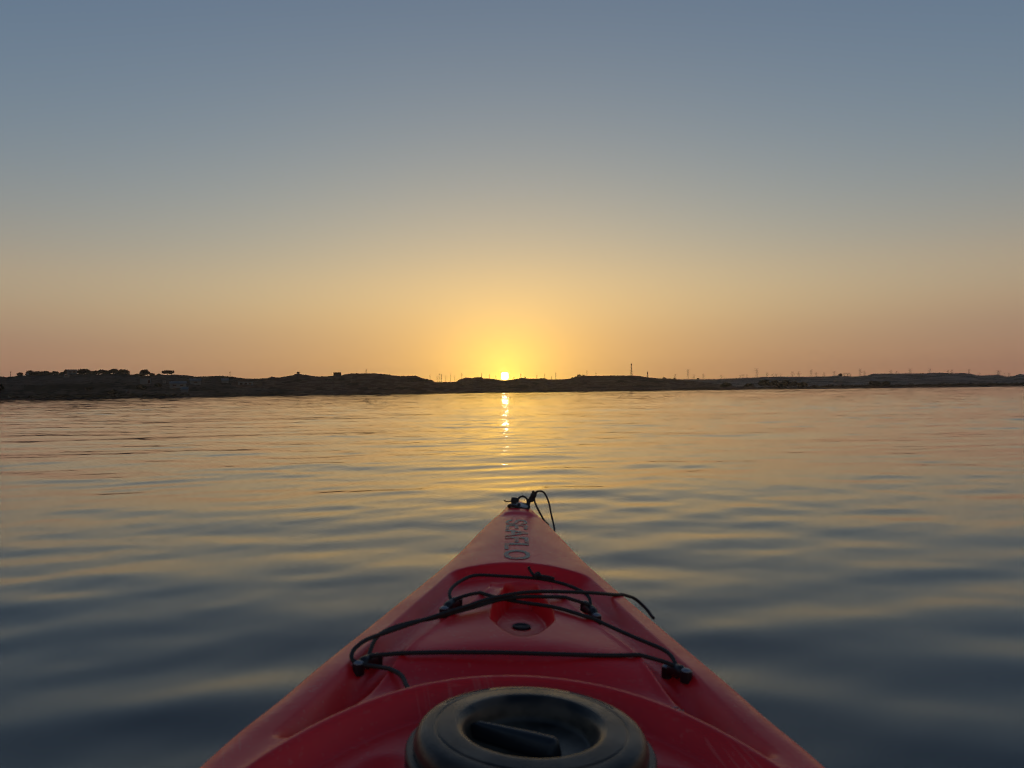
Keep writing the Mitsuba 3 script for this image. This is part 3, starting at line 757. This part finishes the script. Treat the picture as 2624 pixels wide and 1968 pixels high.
# pad eyes: black bridge with a bolt at each end
def pad_eye(inner, outer):
    key = numbered(kay + '__pad_eye')
    a, b = np.array([*inner, 0.0]), np.array([*outer, 0.0])
    a[2], b[2] = float(deck_z(*inner)), float(deck_z(*outer))
    mid = (a + b) / 2 + [0, 0, 0.0]
    mid[2] = float(deck_z(mid[0], mid[1]))
    up = np.array([0, 0, 1.0])
    br = manifold3d.Manifold()
    for p, q, r1, r2 in ((a + up * 0.004, mid + (a - mid) * 0.42 + up * 0.012, 0.0068, 0.0065), (mid + (a - mid) * 0.42 + up * 0.012, mid + (b - mid) * 0.42 + up * 0.012, 0.0080, 0.0080), (mid + (b - mid) * 0.42 + up * 0.012, b + up * 0.004, 0.0065, 0.0068)):
        br = br + hull_of([(p, r1), (q, r2)], 20)
    m = br.to_mesh()
    put('bridge', mikit.ply(trimesh.Trimesh(m.vert_properties[:, :3], m.tri_verts), 'black_mat', smooth=40, to_world=boat), parent=key)
    for p in (a, b):
        c = trimesh.creation.cylinder(0.0078, 0.014, sections=24); c.apply_translation(p + up * 0.006)
        put('collar', mikit.ply(c, 'black_mat', smooth=40, to_world=boat), parent=key)
        d = trimesh.creation.icosphere(3, 1.0); d.apply_scale([0.0066, 0.0066, 0.0034]); d.apply_translation(p + up * 0.0132)
        put('bolt', mikit.ply(d, 'metal_mat', smooth=True, to_world=boat), parent=key)
    return mid + up * 0.020


PADS = [pad_eye((-0.103, 1.257), (-0.121, 1.215)), pad_eye((0.104, 1.262), (0.117, 1.210)), pad_eye((-0.194, 1.032), (-0.211, 0.994)), pad_eye((0.193, 1.034), (0.211, 1.004))]

# elastic cords
CORDS = {
    'loop': [(-0.117, 1.240, 0.312), (-0.117, 1.258, 0.319), (-0.113, 1.286, 0.323), (-0.102, 1.314, 0.326), (-0.089, 1.336, 0.328), (-0.073, 1.346, 0.329), (-0.036, 1.342, 0.330), (0.013, 1.335, 0.3305), (0.045, 1.325, 0.3305), (0.075, 1.308, 0.328), (0.100, 1.282, 0.324), (0.110, 1.262, 0.320), (0.113, 1.240, 0.312)],
    'left_to_right': [(-0.112, 1.240, 0.312), (-0.106, 1.256, 0.318), (-0.084, 1.245, 0.321), (-0.056, 1.227, 0.325), (-0.029, 1.211, 0.3255), (0.001, 1.196, 0.3255), (0.034, 1.184, 0.3255), (0.061, 1.172, 0.325), (0.092, 1.152, 0.320), (0.133, 1.120, 0.313), (0.170, 1.082, 0.3085), (0.196, 1.050, 0.307), (0.203, 1.025, 0.303)],
    'right_to_left': [(0.112, 1.236, 0.312), (0.106, 1.246, 0.320), (0.069, 1.229, 0.327), (0.034, 1.217, 0.330), (0.000, 1.207, 0.3315), (-0.034, 1.190, 0.3305), (-0.067, 1.166, 0.326), (-0.107, 1.140, 0.3195), (-0.130, 1.129, 0.316), (-0.162, 1.118, 0.311), (-0.186, 1.098, 0.308), (-0.201, 1.066, 0.307), (-0.205, 1.030, 0.303)],
    'straight': [(-0.203, 1.016, 0.302), (-0.192, 1.010, 0.305), (-0.174, 1.003, 0.306), (-0.150, 1.001, 0.3075), (-0.110, 1.001, 0.3105), (-0.06, 1.001, 0.3125), (-0.025, 1.002, 0.313), (0.03, 1.004, 0.313), (0.066, 1.008, 0.312), (0.115, 1.015, 0.310), (0.161, 1.022, 0.308), (0.184, 1.026, 0.306), (0.203, 1.022, 0.302)],
    'loose_end': [(0.229, 1.328, 0.262), (0.222, 1.362, 0.2745), (0.207, 1.385, 0.2835), (0.186, 1.358, 0.298), (0.164, 1.318, 0.308), (0.140, 1.291, 0.316), (0.112, 1.262, 0.325), (0.050, 1.234, 0.3315), (0.001, 1.207, 0.3365), (-0.051, 1.175, 0.3315), (-0.083, 1.151, 0.3265), (-0.122, 1.124, 0.319), (-0.159, 1.096, 0.3125), (-0.184, 1.070, 0.3095), (-0.205, 1.040, 0.310), (-0.216, 1.022, 0.3075), (-0.2225, 1.010, 0.300), (-0.220, 0.998, 0.2945), (-0.208, 0.993, 0.2905), (-0.185, 0.984, 0.290), (-0.153, 0.955, 0.2965), (-0.139, 0.922, 0.290), (-0.128, 0.900, 0.292)],
}
ENDS = {'loop': (0, 1), 'left_to_right': (0, 3), 'right_to_left': (1, 2), 'straight': (2, 3)}
for name, pts in CORDS.items():
    if name in ENDS:     # tied under the bridges of two pad eyes
        a, b = (PADS[i] - [0, 0, 0.006] for i in ENDS[name])
        inner = [q for q in (np.array(w_) - [0, 0, 0.003] for w_ in pts[1:-1]) if np.linalg.norm((q - a)[:2]) > 0.022 and np.linalg.norm((q - b)[:2]) > 0.022]
        pts = [a - [0, 0, 0.012], a + [0, 0, 0.003]] + inner + [b + [0, 0, 0.003], b - [0, 0, 0.012]]
    p = spline(pts, 10)
    zz = deck_z(p[:, 0], p[:, 1])
    if name == 'loose_end':
        p[:, 2] = np.maximum(p[:, 2], zz + 0.0024)
    else:
        p[:, 2] = np.maximum(p[:, 2], zz + 0.0022)
    for _ in range(60):
        p[1:-1, 2] = np.maximum(0.25 * p[:-2, 2] + 0.5 * p[1:-1, 2] + 0.25 * p[2:, 2], zz[1:-1] + 0.0022)
    kp('elastic_cord', tube(p, 0.0028, 12), 'cord_mat', smooth=60)


def blob(balls, seg=18):
    m = manifold3d.Manifold()
    for c, r in balls: m = m + manifold3d.Manifold.sphere(r, seg).translate(tuple(map(float, c)))
    q = m.to_mesh()
    return trimesh.Trimesh(q.vert_properties[:, :3], q.tri_verts)


def knot(c, s, seed):
    g = np.random.default_rng(seed)
    t = np.linspace(0, 2 * np.pi, 90)
    p = np.stack([(np.sin(t) + 2 * np.sin(2 * t)), (np.cos(t) - 2 * np.cos(2 * t)), -np.sin(3 * t) * 1.6], -1) * s / 3.0
    q = trimesh.transformations.random_rotation_matrix(g.random(3))[:3, :3]
    return tube(p @ q.T + c, 0.0028, 10, cap=False)


# knot in the front loop
kp('cord_knot', cat([knot(np.array([0.026, 1.330, 0.333]), 0.0055, 4), tube(spline([(0.020, 1.330, 0.334), (0.014, 1.337, 0.341), (0.012, 1.338, 0.346)], 6), 0.0026, 8), tube(spline([(0.030, 1.328, 0.333), (0.042, 1.320, 0.334), (0.056, 1.316, 0.332)], 6), 0.0026, 8)]), 'cord_mat', smooth=60)

# drain hole in the pocket
hole_z = float(deck_z(0, 1.178))
kp('drain_plug', put_at(lathe([(0.0004, -0.001), (0.0085, -0.001), (0.0105, 0.0004), (0.0128, 0.0008), (0.0138, 0.0002), (0.0140, -0.004)], 40), T().translate([0.0, 1.178, hole_z + 0.0028])), 'cord_mat', smooth=35)

# fitting and cord at the bow tip
bz = float(deck_z(0, 1.965))
bow = kay + '__bow_fitting'
plate = hull_of([((-0.017, 1.958, bz + 0.004), 0.0045), ((0.019, 1.958, bz + 0.003), 0.0045), ((0.018, 1.985, bz + 0.006), 0.0045), ((-0.014, 1.985, bz + 0.007), 0.0045)], 18).to_mesh()
kp('plate', trimesh.Trimesh(plate.vert_properties[:, :3], plate.tri_verts), 'plate_mat', smooth=40, parent=bow)
kp('screw', blob([((0.000, 1.957, bz + 0.010), 0.0042)]), 'black_mat', smooth=40, parent=bow)
ring = np.array([(0.0255 * math.cos(t), 1.962 + 0.016 * math.sin(t), bz + 0.004 + 0.004 * math.sin(t * 2)) for t in np.linspace(0, 2 * np.pi, 60)])
kp('cord_ring', tube(ring, 0.0036, 10, cap=False), 'cord_mat', smooth=60, parent=bow)
k0 = np.array([-0.012, 1.975, bz + 0.017])
kp('knot', cat([knot(k0, 0.0075, 8), blob([(k0, 0.0085)]), tube(spline([k0 + [-0.004, 0, -0.001], k0 + [-0.018, 0.004, -0.004], k0 + [-0.026, 0.002, -0.001]], 6), 0.0017, 8)]), 'cord_mat', smooth=60, parent=bow)
kp('cord_eye', tube(spline([(-0.004, 1.975, bz + 0.012), (0.000, 1.976, bz + 0.024), (0.010, 1.976, bz + 0.028), (0.020, 1.975, bz + 0.022), (0.022, 1.974, bz + 0.008)], 8), 0.0026, 10), 'cord_mat', smooth=60, parent=bow)
k1 = np.array([0.036, 1.975, bz + 0.031])
kp('knot', cat([tube(spline([(0.024, 1.972, bz + 0.004), (0.025, 1.975, bz + 0.014), (0.029, 1.975, bz + 0.023), k1], 8), np.linspace(0.0036, 0.0062, 25), 12), knot(k1, 0.0062, 9), blob([(k1, 0.007), (k1 + [-0.004, 0, -0.010], 0.0065), (k1 + [-0.001, 0, 0.010], 0.0035), (k1 + [0.006, 0, 0.008], 0.0035)])]), 'cord_mat', smooth=60, parent=bow)
kp('cord_end', tube(spline([k1 + [0.002, 0, 0.006], k1 + [0.012, 0, 0.012], k1 + [0.026, -0.002, 0.009], k1 + [0.038, -0.008, -0.012], k1 + [0.045, -0.016, -0.040], k1 + [0.053, -0.045, -0.072], (0.0865, 1.885, 0.305)], 10), 0.0024, 10), 'cord_mat', smooth=60, parent=bow)
kp('cord_end', tube(spline([k1 + [0.001, 0, -0.004], k1 + [0.006, -0.006, -0.020], k1 + [0.016, -0.02, -0.038], k1 + [0.028, -0.04, -0.055], k1 + [0.037, -0.055, -0.062]], 10), np.linspace(0.0023, 0.0027, 41), 10), 'cord_mat', smooth=60, parent=bow)

# scratches and grit stuck to the deck
for i, (x, y, w_, l_, rot) in enumerate(((-0.086, 1.70, 0.005, 0.006, 0.3), (-0.111, 1.58, 0.005, 0.005, 0.8), (0.186, 0.905, 0.004, 0.022, 1.25), (0.176, 0.914, 0.0025, 0.018, 1.5), (-0.262, 1.155, 0.004, 0.012, 0.5))):
    a = np.linspace(0, 2 * np.pi, 14, endpoint=False)
    rr = 1 + 0.35 * np.sin(a * 3 + i) * np.cos(a * 2)
    px_, py_ = w_ / 2 * np.cos(a) * rr, l_ / 2 * np.sin(a) * rr
    X, Y = x + px_ * math.cos(rot) - py_ * math.sin(rot), y + px_ * math.sin(rot) + py_ * math.cos(rot)
    X, Y = np.append(X, x), np.append(Y, y)
    Z = deck_z(X, Y) + 0.0006; Z[-1] += 0.0008
    kp('scuff', (np.stack([X, Y, Z], -1), np.array([[14, j, (j + 1) % 14] for j in range(14)])), 'scuff_mat', smooth=True)

# ------------------------------------------------------------------ evening haze over the land and water
scene['air'] = {'type': 'homogeneous', 'albedo': {'type': 'rgb', 'value': [0.97, 0.97, 0.97]}, 'sigma_t': {'type': 'rgb', 'value': [0.00013, 0.00013, 0.00013]},
                'phase': {'type': 'hg', 'g': 0.9}}
put('haze', {'type': 'cube', 'to_world': T().translate([0, 0, 37]).scale([2850, 2850, 43]), 'bsdf': {'type': 'null'}, 'interior': {'type': 'ref', 'id': 'air'}},
    label='thin evening haze over the lake', kind='stuff')
